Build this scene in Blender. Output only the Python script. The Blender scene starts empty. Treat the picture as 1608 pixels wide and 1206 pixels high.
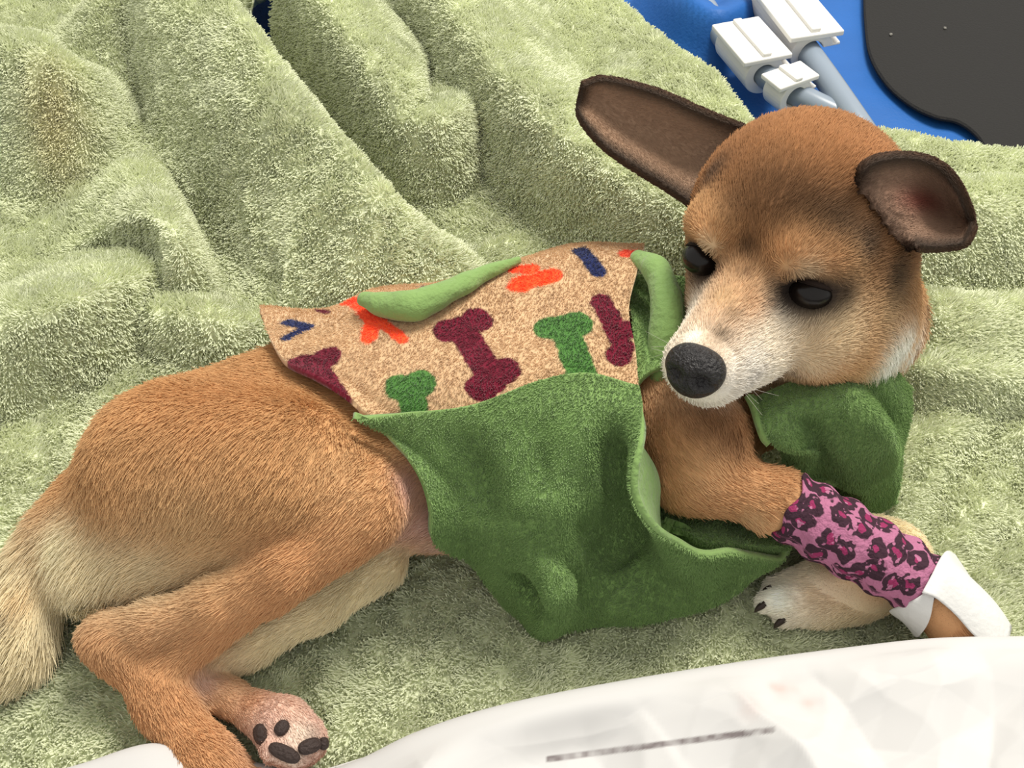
import bpy, math, random
import numpy as np
from mathutils import Vector, Matrix
from mathutils.bvhtree import BVHTree

scene = bpy.context.scene
col = scene.collection
rng = np.random.default_rng(7)

# ------------------------------------------------------------------ camera
PITCH, DIST, FPX = math.radians(48.0), 0.48, 1800.0
CAM = np.array([0.0, -DIST * math.cos(PITCH), DIST * math.sin(PITCH)])
VD = np.array([0.0, math.cos(PITCH), -math.sin(PITCH)])
VU = np.array([0.0, math.sin(PITCH), math.cos(PITCH)])
cam_data = bpy.data.cameras.new('camera')
cam_data.sensor_width = 36.0
cam_data.lens = 36.0 * FPX / 1608.0
cam_data.clip_start = 0.01
cam = bpy.data.objects.new('camera', cam_data)
col.objects.link(cam)
cam.location = CAM
cam.rotation_euler = (math.pi / 2 - PITCH, 0, 0)
scene.camera = cam

# ------------------------------------------------------------------ light
world = bpy.data.worlds.new('room_light')
scene.world = world
world.use_nodes = True
world.node_tree.nodes['Background'].inputs[0].default_value = (1.0, 0.98, 0.93, 1)
world.node_tree.nodes['Background'].inputs[1].default_value = 0.78


def area(name, loc, target, size, power, colour):
    l = bpy.data.lights.new(name, 'AREA')
    l.size = size
    l.energy = power
    l.color = colour
    o = bpy.data.objects.new(name, l)
    col.objects.link(o)
    o.location = loc
    o.rotation_euler = (Vector(target) - Vector(loc)).to_track_quat('-Z', 'Y').to_euler()
    return o


area('ceiling_lamp', (0.36, 0.40, 1.2), (0, 0.02, 0), 0.45, 19.5, (1.0, 0.95, 0.86))
scene.view_settings.view_transform = 'Standard'
scene.view_settings.look = 'None'
scene.view_settings.exposure = 0.05
scene.view_settings.gamma = 1.0
scene.view_settings.use_curve_mapping = False


# ------------------------------------------------------------------ helpers
def ray(px, py):
    r = VD + np.array([1.0, 0, 0]) * (px - 804.0) / FPX + VU * (603.0 - py) / FPX
    return r


def at(px, py, z, push=0.0):
    """World point at height z; push moves it further away along the line of sight."""
    r = ray(px, py)
    p = CAM + r * ((z - CAM[2]) / r[2])
    return p + r / np.linalg.norm(r) * push


def depth(p):
    return float((np.asarray(p) - CAM) @ VD)


def pxr(p, n):
    """n photo pixels as a length at the distance of p."""
    return n * depth(p) / FPX


def srgb(r, g, b):
    c = np.array([r, g, b], float) / 255.0
    return np.where(c <= 0.04045, c / 12.92, ((c + 0.055) / 1.055) ** 2.4)


def _hash(i, j, k):
    n = (i.astype(np.int64) * 374761393 + j.astype(np.int64) * 668265263 + k.astype(np.int64) * 2147483647) & 0xFFFFFFFF
    n = ((n ^ (n >> 13)) * 1274126177) & 0xFFFFFFFF
    return ((n ^ (n >> 16)) & 0xFFFF) / 65535.0


def noise(P, freq, seed=0):
    P = np.asarray(P) * freq + seed * 17.31
    I = np.floor(P).astype(np.int64)
    F = P - I
    F = F * F * (3 - 2 * F)
    out = 0
    for a in (0, 1):
        for b in (0, 1):
            for c in (0, 1):
                w = (F[..., 0] if a else 1 - F[..., 0]) * (F[..., 1] if b else 1 - F[..., 1]) * (F[..., 2] if c else 1 - F[..., 2])
                out = out + w * _hash(I[..., 0] + a, I[..., 1] + b, I[..., 2] + c)
    return out * 2 - 1


def sstep(a, b, x):
    t = np.clip((x - a) / (b - a), 0, 1)
    return t * t * (3 - 2 * t)


def mesh_obj(name, V, F, mat=None, parent=None, colors=None, smooth=True):
    me = bpy.data.meshes.new(name)
    V = np.asarray(V, np.float32)
    if isinstance(F, np.ndarray):
        n, k = F.shape
        me.vertices.add(len(V))
        me.vertices.foreach_set('co', V.ravel())
        me.loops.add(n * k)
        me.loops.foreach_set('vertex_index', F.ravel().astype(np.int32))
        me.polygons.add(n)
        me.polygons.foreach_set('loop_start', np.arange(0, n * k, k, dtype=np.int32))
        me.polygons.foreach_set('loop_total', np.full(n, k, np.int32))
        me.update(calc_edges=True)
    else:
        me.from_pydata(V.tolist(), [], F)
    me.validate()
    if smooth:
        me.polygons.foreach_set('use_smooth', np.ones(len(me.polygons), bool))
    if colors is not None:
        a = me.attributes.new('tint', 'FLOAT_COLOR', 'POINT')
        a.data.foreach_set('color', np.concatenate([colors, np.ones((len(colors), 1))], 1).astype(np.float32).ravel())
    o = bpy.data.objects.new(name, me)
    col.objects.link(o)
    if mat:
        me.materials.append(mat)
    if parent:
        o.parent = parent
        o.matrix_parent_inverse = parent.matrix_world.inverted()
    return o


def empty(name, loc=(0, 0, 0)):
    o = bpy.data.objects.new(name, None)
    o.empty_display_size = 0.02
    o.location = loc
    col.objects.link(o)
    o.matrix_world = Matrix.Translation(Vector(loc))
    return o


def tag(o, label, cat, group=None, kind=None):
    o['label'] = label
    if cat:
        o['category'] = cat
    if group:
        o['group'] = group
    if kind:
        o['kind'] = kind
    return o


def grid_faces(nu, nv, wrap_u=False):
    """quads of an (nv rows, nu cols) vertex grid"""
    i = np.arange(nv - 1)[:, None]
    j = np.arange(nu if wrap_u else nu - 1)[None, :]
    j2 = (j + 1) % nu
    return np.stack([i * nu + j, i * nu + j2, (i + 1) * nu + j2, (i + 1) * nu + j], -1).reshape(-1, 4)


def catmull(ctrl, n):
    """Catmull-Rom through ctrl along axis 0, n samples"""
    ctrl = np.asarray(ctrl, float)
    m = len(ctrl)
    t = np.linspace(0, m - 1, n)
    i = np.clip(np.floor(t).astype(int), 0, m - 2)
    f = (t - i).reshape((-1,) + (1,) * (ctrl.ndim - 1))
    ext = np.concatenate([[2 * ctrl[0] - ctrl[1]], ctrl, [2 * ctrl[-1] - ctrl[-2]]])
    p0, p1, p2, p3 = ext[i], ext[i + 1], ext[i + 2], ext[i + 3]
    return 0.5 * (2 * p1 + (p2 - p0) * f + (2 * p0 - 5 * p1 + 4 * p2 - p3) * f ** 2 + (3 * p1 - p0 - 3 * p2 + p3) * f ** 3)


def patch(ctrl, nu, nv):
    """ctrl rows x cols x 3 -> (nv, nu, 3)"""
    g = catmull(np.asarray(ctrl, float), nv)
    return catmull(np.swapaxes(g, 0, 1), nu).swapaxes(0, 1)


def grid_normals(G):
    du = np.gradient(G, axis=1)
    dv = np.gradient(G, axis=0)
    n = np.cross(du, dv)
    n /= np.linalg.norm(n, axis=-1, keepdims=True) + 1e-12
    return n


def shell(G, th):
    """closed sheet of thickness th behind grid G (normals flipped to look up/at the viewer)"""
    n = grid_normals(G)
    mid = G.reshape(-1, 3)
    if ((CAM - mid) * n.reshape(-1, 3)).sum() < 0:
        n = -n
        flip = True
    else:
        flip = False
    nv, nu = G.shape[:2]
    B = G - n * th
    V = np.concatenate([G.reshape(-1, 3), B.reshape(-1, 3)])
    F = grid_faces(nu, nv)
    N = nu * nv
    idx = np.arange(N).reshape(nv, nu)
    loop = np.concatenate([idx[0, :-1], idx[:-1, -1], idx[-1, :0:-1], idx[:0:-1, 0]])
    l2 = np.roll(loop, -1)
    side = np.stack([loop, loop + N, l2 + N, l2], -1)
    A = np.concatenate([F, F[:, ::-1] + N, side])
    if flip:
        A = A[:, ::-1]
    return V, np.ascontiguousarray(A), n


def tube(path, radii, nseg=20, sub=6, flat=None, close=True):
    P = catmull(np.asarray(path), (len(path) - 1) * sub + 1)
    R = catmull(np.asarray(radii, float)[:, None], len(P))[:, 0]
    T = np.gradient(P, axis=0)
    T /= np.linalg.norm(T, axis=1, keepdims=True)
    up = np.array([0, 0, 1.0])
    V = []
    for p, t, r in zip(P, T, R):
        s = np.cross(t, up)
        s /= np.linalg.norm(s) + 1e-9
        b = np.cross(s, t)
        a = np.linspace(0, 2 * math.pi, nseg, endpoint=False)
        V.append(p + r * (np.cos(a)[:, None] * s + np.sin(a)[:, None] * b * (flat or 1)))
    V = np.array(V)
    F = grid_faces(nseg, len(P), True)
    V2 = V.reshape(-1, 3)
    if close:
        n = len(V2)
        V2 = np.concatenate([V2, P[:1], P[-1:]])
        a = np.arange(nseg)
        b = (a + 1) % nseg
        F = np.concatenate([F, np.stack([np.full(nseg, n), b, a, a], -1)[:, [0, 1, 2, 2]], np.stack([np.full(nseg, n + 1), a + n - nseg, b + n - nseg, b + n - nseg], -1)])
        return V2, [list(dict.fromkeys(f)) for f in F.tolist()]
    return V2, F


# ------------------------------------------------------------------ materials
def mat(name, colour=(0.5, 0.5, 0.5), rough=0.8, attr=None, bump=0.0, bump_scale=200.0, sheen=0.0, spec=0.3, vary=0.0, vary_scale=40.0, sss=0.0):
    m = bpy.data.materials.new(name)
    m.use_nodes = True
    nt = m.node_tree
    b = nt.nodes['Principled BSDF']
    b.inputs['Roughness'].default_value = rough
    b.inputs['Specular IOR Level'].default_value = spec
    b.inputs['Base Color'].default_value = (*colour, 1)
    if sheen:
        b.inputs['Sheen Weight'].default_value = sheen
        b.inputs['Sheen Roughness'].default_value = 0.5
    tc = nt.nodes.new('ShaderNodeTexCoord')
    src = None
    if attr:
        a = nt.nodes.new('ShaderNodeAttribute')
        a.attribute_name = attr
        src = a.outputs['Color']
    if vary:
        nz = nt.nodes.new('ShaderNodeTexNoise')
        nz.inputs['Scale'].default_value = vary_scale
        nz.inputs['Detail'].default_value = 4
        nt.links.new(tc.outputs['Object'], nz.inputs['Vector'])
        mp = nt.nodes.new('ShaderNodeMapRange')
        mp.inputs['From Min'].default_value = 0.3
        mp.inputs['From Max'].default_value = 0.7
        mp.inputs['To Min'].default_value = 1 - vary
        mp.inputs['To Max'].default_value = 1 + vary
        nt.links.new(nz.outputs['Fac'], mp.inputs['Value'])
        mx = nt.nodes.new('ShaderNodeVectorMath')
        mx.operation = 'SCALE'
        if src is None:
            mx.inputs[0].default_value = colour
        else:
            nt.links.new(src, mx.inputs[0])
        nt.links.new(mp.outputs['Result'], mx.inputs['Scale'])
        src = mx.outputs['Vector']
    if src is not None:
        nt.links.new(src, b.inputs['Base Color'])
    if bump:
        nz = nt.nodes.new('ShaderNodeTexNoise')
        nz.inputs['Scale'].default_value = bump_scale
        nz.inputs['Detail'].default_value = 3
        nt.links.new(tc.outputs['Object'], nz.inputs['Vector'])
        bp = nt.nodes.new('ShaderNodeBump')
        bp.inputs['Strength'].default_value = bump
        bp.inputs['Distance'].default_value = 0.002
        nt.links.new(nz.outputs['Fac'], bp.inputs['Height'])
        nt.links.new(bp.outputs['Normal'], b.inputs['Normal'])
    return m


M_hair = mat('hair', attr='tint', rough=0.65, spec=0.25)
M_pile = mat('plush_pile', attr='tint', rough=0.9, spec=0.1, sheen=0.3)


def hair(name, roots, tangents, normals, length, colors, r0, r1, material, parent, lift=0.4, jitter=0.3, npts=4, curl=0.0):
    """strands as a hair-curves object; every array is per strand"""
    n = len(roots)
    d = tangents + normals * lift + rng.normal(0, jitter, (n, 3))
    d /= np.linalg.norm(d, axis=1, keepdims=True) + 1e-9
    bend = tangents * curl
    t = np.linspace(0, 1, npts)
    P = roots[:, None, :] + (d[:, None, :] * t[None, :, None] + bend[:, None, :] * (t ** 2)[None, :, None]) * np.asarray(length).reshape(-1, 1, 1)
    c = bpy.data.hair_curves.new(name)
    c.add_curves([npts] * n)
    c.attributes['position'].data.foreach_set('vector', P.astype(np.float32).ravel())
    ra = c.attributes.get('radius') or c.attributes.new('radius', 'FLOAT', 'POINT')
    rr = (r0 + (r1 - r0) * t)[None, :] * np.ones((n, 1))
    ra.data.foreach_set('value', rr.astype(np.float32).ravel())
    ca = c.attributes.new('tint', 'FLOAT_COLOR', 'CURVE')
    ca.data.foreach_set('color', np.concatenate([colors, np.ones((n, 1))], 1).astype(np.float32).ravel())
    c.materials.append(material)
    o = bpy.data.objects.new(name, c)
    col.objects.link(o)
    if parent:
        o.parent = parent
        o.matrix_parent_inverse = parent.matrix_world.inverted()
    return o


def scatter(V, F, n, weight=None):
    """n random points on a quad/tri mesh: (points, tri vertex ids, barycentrics)"""
    T = F if F.shape[1] == 3 else np.concatenate([F[:, [0, 1, 2]], F[:, [0, 2, 3]]])
    A = np.linalg.norm(np.cross(V[T[:, 1]] - V[T[:, 0]], V[T[:, 2]] - V[T[:, 0]]), axis=1)
    if weight is not None:
        A = A * weight[T].mean(1)
    k = np.searchsorted(np.cumsum(A) / A.sum(), rng.random(n)).clip(0, len(T) - 1)
    a, b = rng.random(n), rng.random(n)
    s = a + b > 1
    a[s], b[s] = 1 - a[s], 1 - b[s]
    B = np.stack([1 - a - b, a, b], -1)
    return (V[T[k]] * B[..., None]).sum(1), T[k], B


def interp(X, T, B):
    return (X[T] * (B[..., None] if X.ndim > 1 else B)).sum(1)


def vnormals(V, F):
    T = F if F.shape[1] == 3 else np.concatenate([F[:, [0, 1, 2]], F[:, [0, 2, 3]]])
    fn = np.cross(V[T[:, 1]] - V[T[:, 0]], V[T[:, 2]] - V[T[:, 0]])
    N = np.zeros_like(V)
    for k in range(3):
        np.add.at(N, T[:, k], fn)
    return N / (np.linalg.norm(N, axis=1, keepdims=True) + 1e-12)


# ------------------------------------------------------------------ floor under everything
M_floor = mat('floor_vinyl', tuple(srgb(60, 60, 62)), 0.6, vary=0.1)
fl = mesh_obj('floor', [(-1.2, -1.0, -0.03), (1.2, -1.0, -0.03), (1.2, 1.4, -0.03), (-1.2, 1.4, -0.03),
                        (-1.2, -1.0, -0.05), (1.2, -1.0, -0.05), (1.2, 1.4, -0.05), (-1.2, 1.4, -0.05)],
              [(0, 1, 2, 3), (7, 6, 5, 4), (0, 4, 5, 1), (1, 5, 6, 2), (2, 6, 7, 3), (3, 7, 4, 0)], M_floor, smooth=False)
tag(fl, 'dark vinyl floor under the blue fabric', None, kind='structure')


# ------------------------------------------------------------------ blanket height field
def poly_dist(X, Y, pts):
    """signed distance to a polyline (positive on its left), and the running parameter 0..1"""
    best = np.full(X.shape, 1e9)
    sgn = np.zeros(X.shape)
    par = np.zeros(X.shape)
    n = len(pts) - 1
    for k in range(n):
        ax, ay = pts[k][:2]
        bx, by = pts[k + 1][:2]
        dx, dy = bx - ax, by - ay
        L2 = dx * dx + dy * dy
        t = ((X - ax) * dx + (Y - ay) * dy) / L2
        tc = np.clip(t, 0, 1)
        ex, ey = X - ax - tc * dx, Y - ay - tc * dy
        d = np.hypot(ex, ey)
        m = d < best
        best = np.where(m, d, best)
        sgn = np.where(m, np.sign(dx * (Y - ay) - dy * (X - ax)), sgn)
        par = np.where(m, (k + tc) / n, par)
    return best * np.where(sgn == 0, 1, sgn), par


def smooth_line(pts, n=24):
    return catmull(np.array(pts, float), n)


# (crest in photo pixels, heights along it in metres, width on the near side, width on the far side, own end softness)
RIDGES = [
    ([(260, -75), (345, 10), (445, 125), (555, 250), (645, 340), (735, 400)], [.070, .070, .066, .058, .046, .012], .052, .011),
    ([(420, -80), (510, 30), (590, 130), (640, 195), (700, 195), (752, 160)], [.056, .056, .054, .046, .044, .030], .011, .045),
    ([(660, -30), (750, 85), (850, 188), (950, 258), (1080, 330), (1200, 390)], [.050, .054, .054, .050, .046, .036], .013, .052),
    ([(-120, 90), (0, 95), (110, 110), (195, 135)], [.060, .060, .056, .026], .032, .050),
    ([(215, 215), (262, 300), (275, 380), (240, 430)], [.018, .044, .044, .018], .042, .009),
    ([(-100, 540), (0, 512), (110, 470), (200, 432), (285, 392)], [.044, .044, .044, .036, .020], .010, .055),
    ([(110, 465), (230, 484), (330, 502), (430, 508)], [.014, .026, .026, .014], .010, .035),
    ([(1380, 570), (1450, 574), (1530, 586), (1640, 592)], [.016, .026, .026, .026], .008, .030),
    ([(1380, 470), (1470, 475), (1540, 485), (1640, 478)], [.018, .034, .036, .034], .026, .026),
    ([(1340, 300), (1430, 290), (1520, 300), (1640, 305)], [.040, .055, .055, .055], .036, .040),
    ([(1400, 690), (1470, 672), (1560, 668), (1640, 672)], [.0, .010, .012, .012], .012, .022),
]
GROOVES = [
    ([(200, 60), (250, 190), (330, 300), (420, 400), (500, 465)], .016, .020),
    ([(205, -40), (216, 60), (214, 130), (190, 200), (150, 250)], .014, .010),
    ([(1640, 610), (1560, 690), (1480, 790), (1440, 880)], .005, .006),
    ([(1608, 830), (1480, 930)], .003, .006),
]
RZ = []
for crest, hs, wn, wf in RIDGES:
    hz = catmull(np.array(hs, float)[:, None], 24)[:, 0]
    line2 = smooth_line(crest)
    RZ.append((np.array([at(p[0], p[1], h) for p, h in zip(line2, hz)])[:, :2], hz, wn, wf))
GZ = [(np.array([at(x, y, 0.03 if y < 400 else 0.003) for x, y in smooth_line(c)])[:, :2], d, w) for c, d, w in GROOVES]


def blanket_h(X, Y):
    P = np.stack([X, Y, np.zeros_like(X)], -1)
    base = 0.012 * sstep(0.05, 0.22, Y) + 0.0025 * noise(P, 22, 1) + 0.0012 * noise(P, 60, 2)
    acc = np.zeros_like(X)
    for line, hz, wn, wf in RZ:
        d, t = poly_dist(X, Y, line)
        h = np.interp(t, np.linspace(0, 1, len(hz)), hz)
        w = np.where(d > 0, wf, wn)           # crests run left to right: the far side is on their left
        prof = h * np.exp(-np.abs(d / w) ** 2.2)
        k = 0.010
        hh = np.maximum(k - np.abs(acc - prof), 0) / k
        acc = np.maximum(acc, prof) + hh * hh * k * 0.25
    for line, dep, w in GZ:
        d, t = poly_dist(X, Y, line)
        acc = acc - dep * np.exp(-(d / w) ** 2) * np.sin(np.clip(t, 0.02, 0.98) * math.pi) ** 0.5
    return base + acc


# blanket outline (world), far rim given where the photo shows the rim, the rest beyond the frame
RIM = np.array([at(x, y, 0.030)[:2] for x, y in [(730, -130), (880, -95), (1000, -20), (1060, 30), (1122, 72), (1178, 132), (1205, 172), (1300, 165), (1390, 150), (1440, 156), (1500, 168), (1608, 178), (1740, 180)]])
GX = np.arange(-0.40, 0.3801, 0.0022)
GY = np.arange(-0.235, 0.5001, 0.0022)
BX, BY = np.meshgrid(GX, GY)
BH = blanket_h(BX, BY)
ylim = np.interp(BX, np.concatenate([[-1, RIM[0, 0] - 0.3], RIM[:, 0]]), np.concatenate([[0.47, 0.47], RIM[:, 1]]))
ylim = ylim + 0.0015 * noise(np.stack([BX, BX * 0, BX * 0], -1), 160, 5)
over = BY - ylim
BH = BH + (-0.018) * sstep(-0.012, 0.006, over) * (over > -0.02)
# hole at the top where the blue cloth shows between two folds
hole = at(418, -34, 0.045)
holed = np.hypot((BX - hole[0]) / 0.011, (BY - hole[1]) / 0.02)
nv, nu = BX.shape
GB = np.stack([BX, BY, BH], -1)
keep = (over < 0.006) & (holed > 1.0)
Fb = grid_faces(nu, nv)
Fb = Fb[keep.ravel()[Fb].all(1)]
used = np.unique(Fb)
remap = -np.ones(nu * nv, int)
remap[used] = np.arange(len(used))
Vb = GB.reshape(-1, 3)[used]
Fb = remap[Fb]
Nb = vnormals(Vb, Fb)


def bl_h(p):
    """blanket height below points"""
    return blanket_h(np.asarray(p)[..., 0], np.asarray(p)[..., 1])


# closed sheet with a bit of thickness
Vlow = Vb - np.array([0, 0, 0.004])
e = np.concatenate([Fb[:, [0, 1]], Fb[:, [1, 2]], Fb[:, [2, 3]], Fb[:, [3, 0]]])
key = e[:, 0].astype(np.int64) * len(Vb) + e[:, 1]
rkey = e[:, 1].astype(np.int64) * len(Vb) + e[:, 0]
be = e[~np.isin(key, rkey)]
nb = len(Vb)
Fall = np.concatenate([Fb, Fb[:, ::-1] + nb, np.stack([be[:, 0], be[:, 0] + nb, be[:, 1] + nb, be[:, 1]], -1)])


def blanket_colour(P):
    base = srgb(226, 231, 199)
    c = np.tile(base, (len(P), 1))
    v = 1 + 0.06 * noise(P, 30, 3) + 0.05 * noise(P, 140, 4)
    c = c * v[:, None]
    # a yellowish stain on the upper left fold
    s = at(95, 215, 0.035)
    m = np.exp(-(((P[:, 0] - s[0]) / 0.012) ** 2 + ((P[:, 1] - s[1]) / 0.016) ** 2)) * 0.4
    c = c * (1 - m[:, None]) + srgb(222, 202, 140) * m[:, None]
    return np.clip(c, 0, 1)


M_blanket = mat('blanket_backing', attr='tint', rough=0.95, spec=0.05, bump=0.6, bump_scale=350)
blanket = mesh_obj('plush_blanket', np.concatenate([Vb, Vlow]), Fall, M_blanket, colors=np.tile(blanket_colour(Vb), (2, 1)))
tag(blanket, 'pale green plush blanket heaped in soft folds under the dog', 'blanket')


def make_pile(n=900000):
    # a little thinner far outside the photograph
    w = np.where((np.abs(Vb[:, 0]) < 0.31) & (Vb[:, 1] < 0.36), 1.0, 0.6)
    P, T, B = scatter(Vb, Fb, n, w)
    N = interp(Nb, T, B)
    N /= np.linalg.norm(N, axis=1, keepdims=True)
    a = noise(P, 45, 11) * 1.6 + noise(P, 230, 12) * 1.3
    tang = np.stack([np.cos(a - 1.2), np.sin(a - 1.2), np.zeros(n)], -1)
    tang -= N * (tang * N).sum(1, keepdims=True)
    ln = 0.0036 * (1 + 0.25 * noise(P, 180, 13)) * rng.uniform(0.75, 1.15, n)
    c = blanket_colour(P) * rng.uniform(0.92, 1.08, (n, 1))
    o = hair('pile', P, tang * 0.75, N, ln, np.clip(c, 0, 1), 0.00028, 0.00020, M_pile, blanket, lift=1.0, jitter=0.32, npts=3)
    o['kind'] = 'stuff'


make_pile()

# ------------------------------------------------------------------ dog: distance field
VOX = 0.002
LO = np.array([-0.32, -0.205, -0.008])
HI = np.array([0.225, 0.16, 0.175])
NX, NY, NZ = (np.ceil((HI - LO) / VOX).astype(int) + 1)
AX = [LO[k] + VOX * np.arange(n) for k, n in enumerate((NX, NY, NZ))]
FIELD = np.full((NX, NY, NZ), 0.04, np.float32)
PRIMS = []                # for fur flow, fur length and colour


def _box(lo, hi):
    i0 = np.maximum(np.floor((lo - LO) / VOX).astype(int), 0)
    i1 = np.minimum(np.ceil((hi - LO) / VOX).astype(int) + 1, [NX, NY, NZ])
    return tuple(slice(a, max(b, a)) for a, b in zip(i0, i1))


def _grid(sl):
    return np.stack(np.meshgrid(AX[0][sl[0]], AX[1][sl[1]], AX[2][sl[2]], indexing='ij'), -1)


def sd_cone(P, a, b, ra, rb, zs=1.0):
    S = np.array([1, 1, zs])
    a, b = a * S, b * S
    P = P * S
    ba = b - a
    t = np.clip(((P - a) @ ba) / (ba @ ba + 1e-12), 0, 1)
    d = np.linalg.norm(P - a - t[..., None] * ba, axis=-1) - (ra + (rb - ra) * t)
    return d / (1 + (zs - 1) * 0.5)


def sd_ell(P, c, R, r):
    q = (P - c) @ R
    k0 = np.linalg.norm(q / r, axis=-1)
    k1 = np.linalg.norm(q / (r * r), axis=-1) + 1e-9
    return k0 * (k0 - 1) / k1


def blend(sl, d, k, sub=False):
    f = FIELD[sl]
    if sub:
        h = np.maximum(k - np.abs(-f - d), 0) / k
        FIELD[sl] = -(np.minimum(-f, d) - h * h * k * 0.25)
        return
    h = np.maximum(k - np.abs(f - d), 0) / k
    FIELD[sl] = np.minimum(f, d) - h * h * k * 0.25


def cone(a, ra, b, rb, k=0.010, zs=1.0, fur=0.006, flow=None, colour=None):
    a, b = np.asarray(a, float), np.asarray(b, float)
    m = 0.03
    r = max(ra, rb)
    sl = _box(np.minimum(a, b) - r - m, np.maximum(a, b) + r + m)
    blend(sl, sd_cone(_grid(sl), a, b, ra, rb, zs), k)
    f = (b - a) if flow is None else np.asarray(flow, float)
    PRIMS.append(('c', (a, b, ra, rb, zs), f / (np.linalg.norm(f) + 1e-9), fur, colour))


def limb(pts, k=0.008, zs=1.0, fur=0.005, colour=None, flow=None):
    """pts: (px, py, z, radius in px)"""
    W = [(at(x, y, z), pxr(at(x, y, z), r)) for x, y, z, r in pts]
    for (a, ra), (b, rb) in zip(W[:-1], W[1:]):
        cone(a, ra, b, rb, k, zs, fur, flow, colour)


def ell(c, R, r, k=0.008, fur=0.005, flow=(-1, 0, 0), colour=None, sub=False):
    c, r = np.asarray(c, float), np.asarray(r, float)
    m = r.max() + 0.03
    sl = _box(c - m, c + m)
    blend(sl, sd_ell(_grid(sl), c, R, r), k, sub)
    if not sub:
        f = np.asarray(flow, float)
        PRIMS.append(('e', (c, R, r), f / np.linalg.norm(f), fur, colour))


TAN = srgb(196, 145, 90)
CREAM = srgb(222, 203, 165)
ORANGE = srgb(198, 142, 90)
WHITE = srgb(226, 215, 203)
PINK = srgb(205, 165, 150)
BROWN = srgb(150, 98, 52)
DARK = srgb(62, 45, 34)
back = (-1.0, -0.35, -0.2)

# trunk, lying on its side, seen from the belly
limb([(160, 815, .036, 88), (325, 755, .040, 152), (500, 695, .040, 152), (690, 675, .042, 172), (880, 620, .044, 155), (1000, 625, .044, 105)], k=.02, zs=1.2, fur=.006, colour=TAN, flow=back)
limb([(165, 885, .030, 70), (330, 850, .035, 80)], k=.02, fur=.011, colour=CREAM, flow=(-.4, -1, -.3))
# chest and neck
limb([(1010, 640, .048, 98), (1085, 650, .048, 88)], k=.015, fur=.006, colour=TAN, flow=(-.4, -.8, 0))
limb([(1050, 630, .046, 85), (1200, 580, .048, 90), (1345, 500, .060, 100)], k=.02, fur=.008, colour=TAN, flow=(-.5, -.4, -.3))
# upper hind leg: thigh, shank, foot (the paw ends under the paper)
limb([(250, 725, .062, 105), (420, 745, .066, 95), (560, 795, .062, 62)], k=.02, fur=.006, colour=TAN, flow=(-.5, -1, -.2))
limb([(568, 805, .062, 58), (450, 890, .056, 44), (340, 948, .046, 37), (240, 980, .038, 33), (168, 1003, .032, 31)], k=.0045, fur=.0045, colour=ORANGE)
limb([(150, 1000, .029, 24), (192, 1015, .028, 37), (262, 1105, .022, 40), (325, 1200, .018, 42), (390, 1260, .014, 46)], k=.008, fur=.004, colour=ORANGE)
limb([(545, 845, .058, 38), (430, 925, .046, 33), (330, 990, .036, 30), (270, 1045, .028, 30)], k=.004, fur=.0045, colour=ORANGE)
# lower hind leg and its paw, pads towards the viewer
limb([(600, 885, .026, 38), (500, 945, .024, 38), (390, 1012, .020, 32), (312, 1056, .018, 27)], k=.006, fur=.005, colour=CREAM)
limb([(308, 1068, .018, 27), (355, 1093, .018, 28), (405, 1120, .019, 29)], k=.0025, fur=.003, colour=srgb(206, 158, 114))
limb([(410, 1122, .020, 33), (443, 1140, .021, 43), (468, 1160, .021, 42)], k=.003, fur=.0025, colour=PINK)
for q in [((440, 1172, .023, 24), (428, 1180, .026, 20)), ((465, 1175, .022, 24), (468, 1184, .025, 20)), ((488, 1168, .022, 20), (495, 1170, .025, 17))]:
    limb(list(q), k=.004, fur=.002, colour=PINK)
# tail
limb([(90, 850, .032, 42), (60, 890, .028, 34), (40, 950, .022, 40), (20, 1010, .020, 42), (-30, 1075, .016, 26)], k=.010, fur=.014, colour=CREAM)
# bandaged fore leg
limb([(1045, 620, .062, 85), (1085, 690, .062, 78), (1085, 742, .058, 50), (1225, 790, .052, 41), (1350, 860, .044, 40), (1465, 935, .034, 34), (1510, 985, .026, 38), (1555, 1040, .018, 42)], k=.010, fur=.005, colour=ORANGE)
# folded fore leg under it
limb([(1150, 760, .026, 45), (1400, 870, .022, 40), (1420, 905, .020, 36), (1340, 930, .019, 36), (1280, 935, .019, 38), (1250, 938, .018, 30)], k=.010, fur=.004, colour=CREAM)
for q in [((1255, 915, .021, 21), (1216, 922, .018, 17)), ((1245, 940, .023, 23), (1206, 945, .019, 19)), ((1268, 955, .020, 22), (1234, 968, .016, 18))]:
    limb(list(q), k=.0022, fur=.003, colour=WHITE)

# ---- head
HF = np.array([-.49662, -.77080, .39905])
HU = np.array([.13888, .38326, .91314])
HR = np.array([-.85679, .50890, -.08329])        # the dog's own right
HO = np.array([.08854, -.03402, .100])
HS = 0.931
HM = np.stack([HR, HF, HU], 1)


def hp(x, y, z):
    """head coordinates in cm: x to the dog's right, y forward, z up"""
    return HO + HM @ (np.array([x, y, z]) * 0.01 * HS)


def hr(v):
    return v * 0.01 * HS


def hell(c, r, k=.008, fur=.004, flow=None, colour=None, sub=False, rot=None):
    R = HM if rot is None else HM @ np.array(Matrix.Rotation(math.radians(rot[0]), 3, rot[1]))
    ell(hp(*c), R, np.array(r) * 0.01 * HS, k, fur, -HF * 1.0 + HU * 0.2 if flow is None else flow, colour, sub)


def hcone(a, ra, b, rb, k=.008, fur=.0035, colour=None, flow=None):
    cone(hp(*a), hr(ra), hp(*b), hr(rb), k, 1.0, fur, -HF if flow is None else flow, colour)


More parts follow.
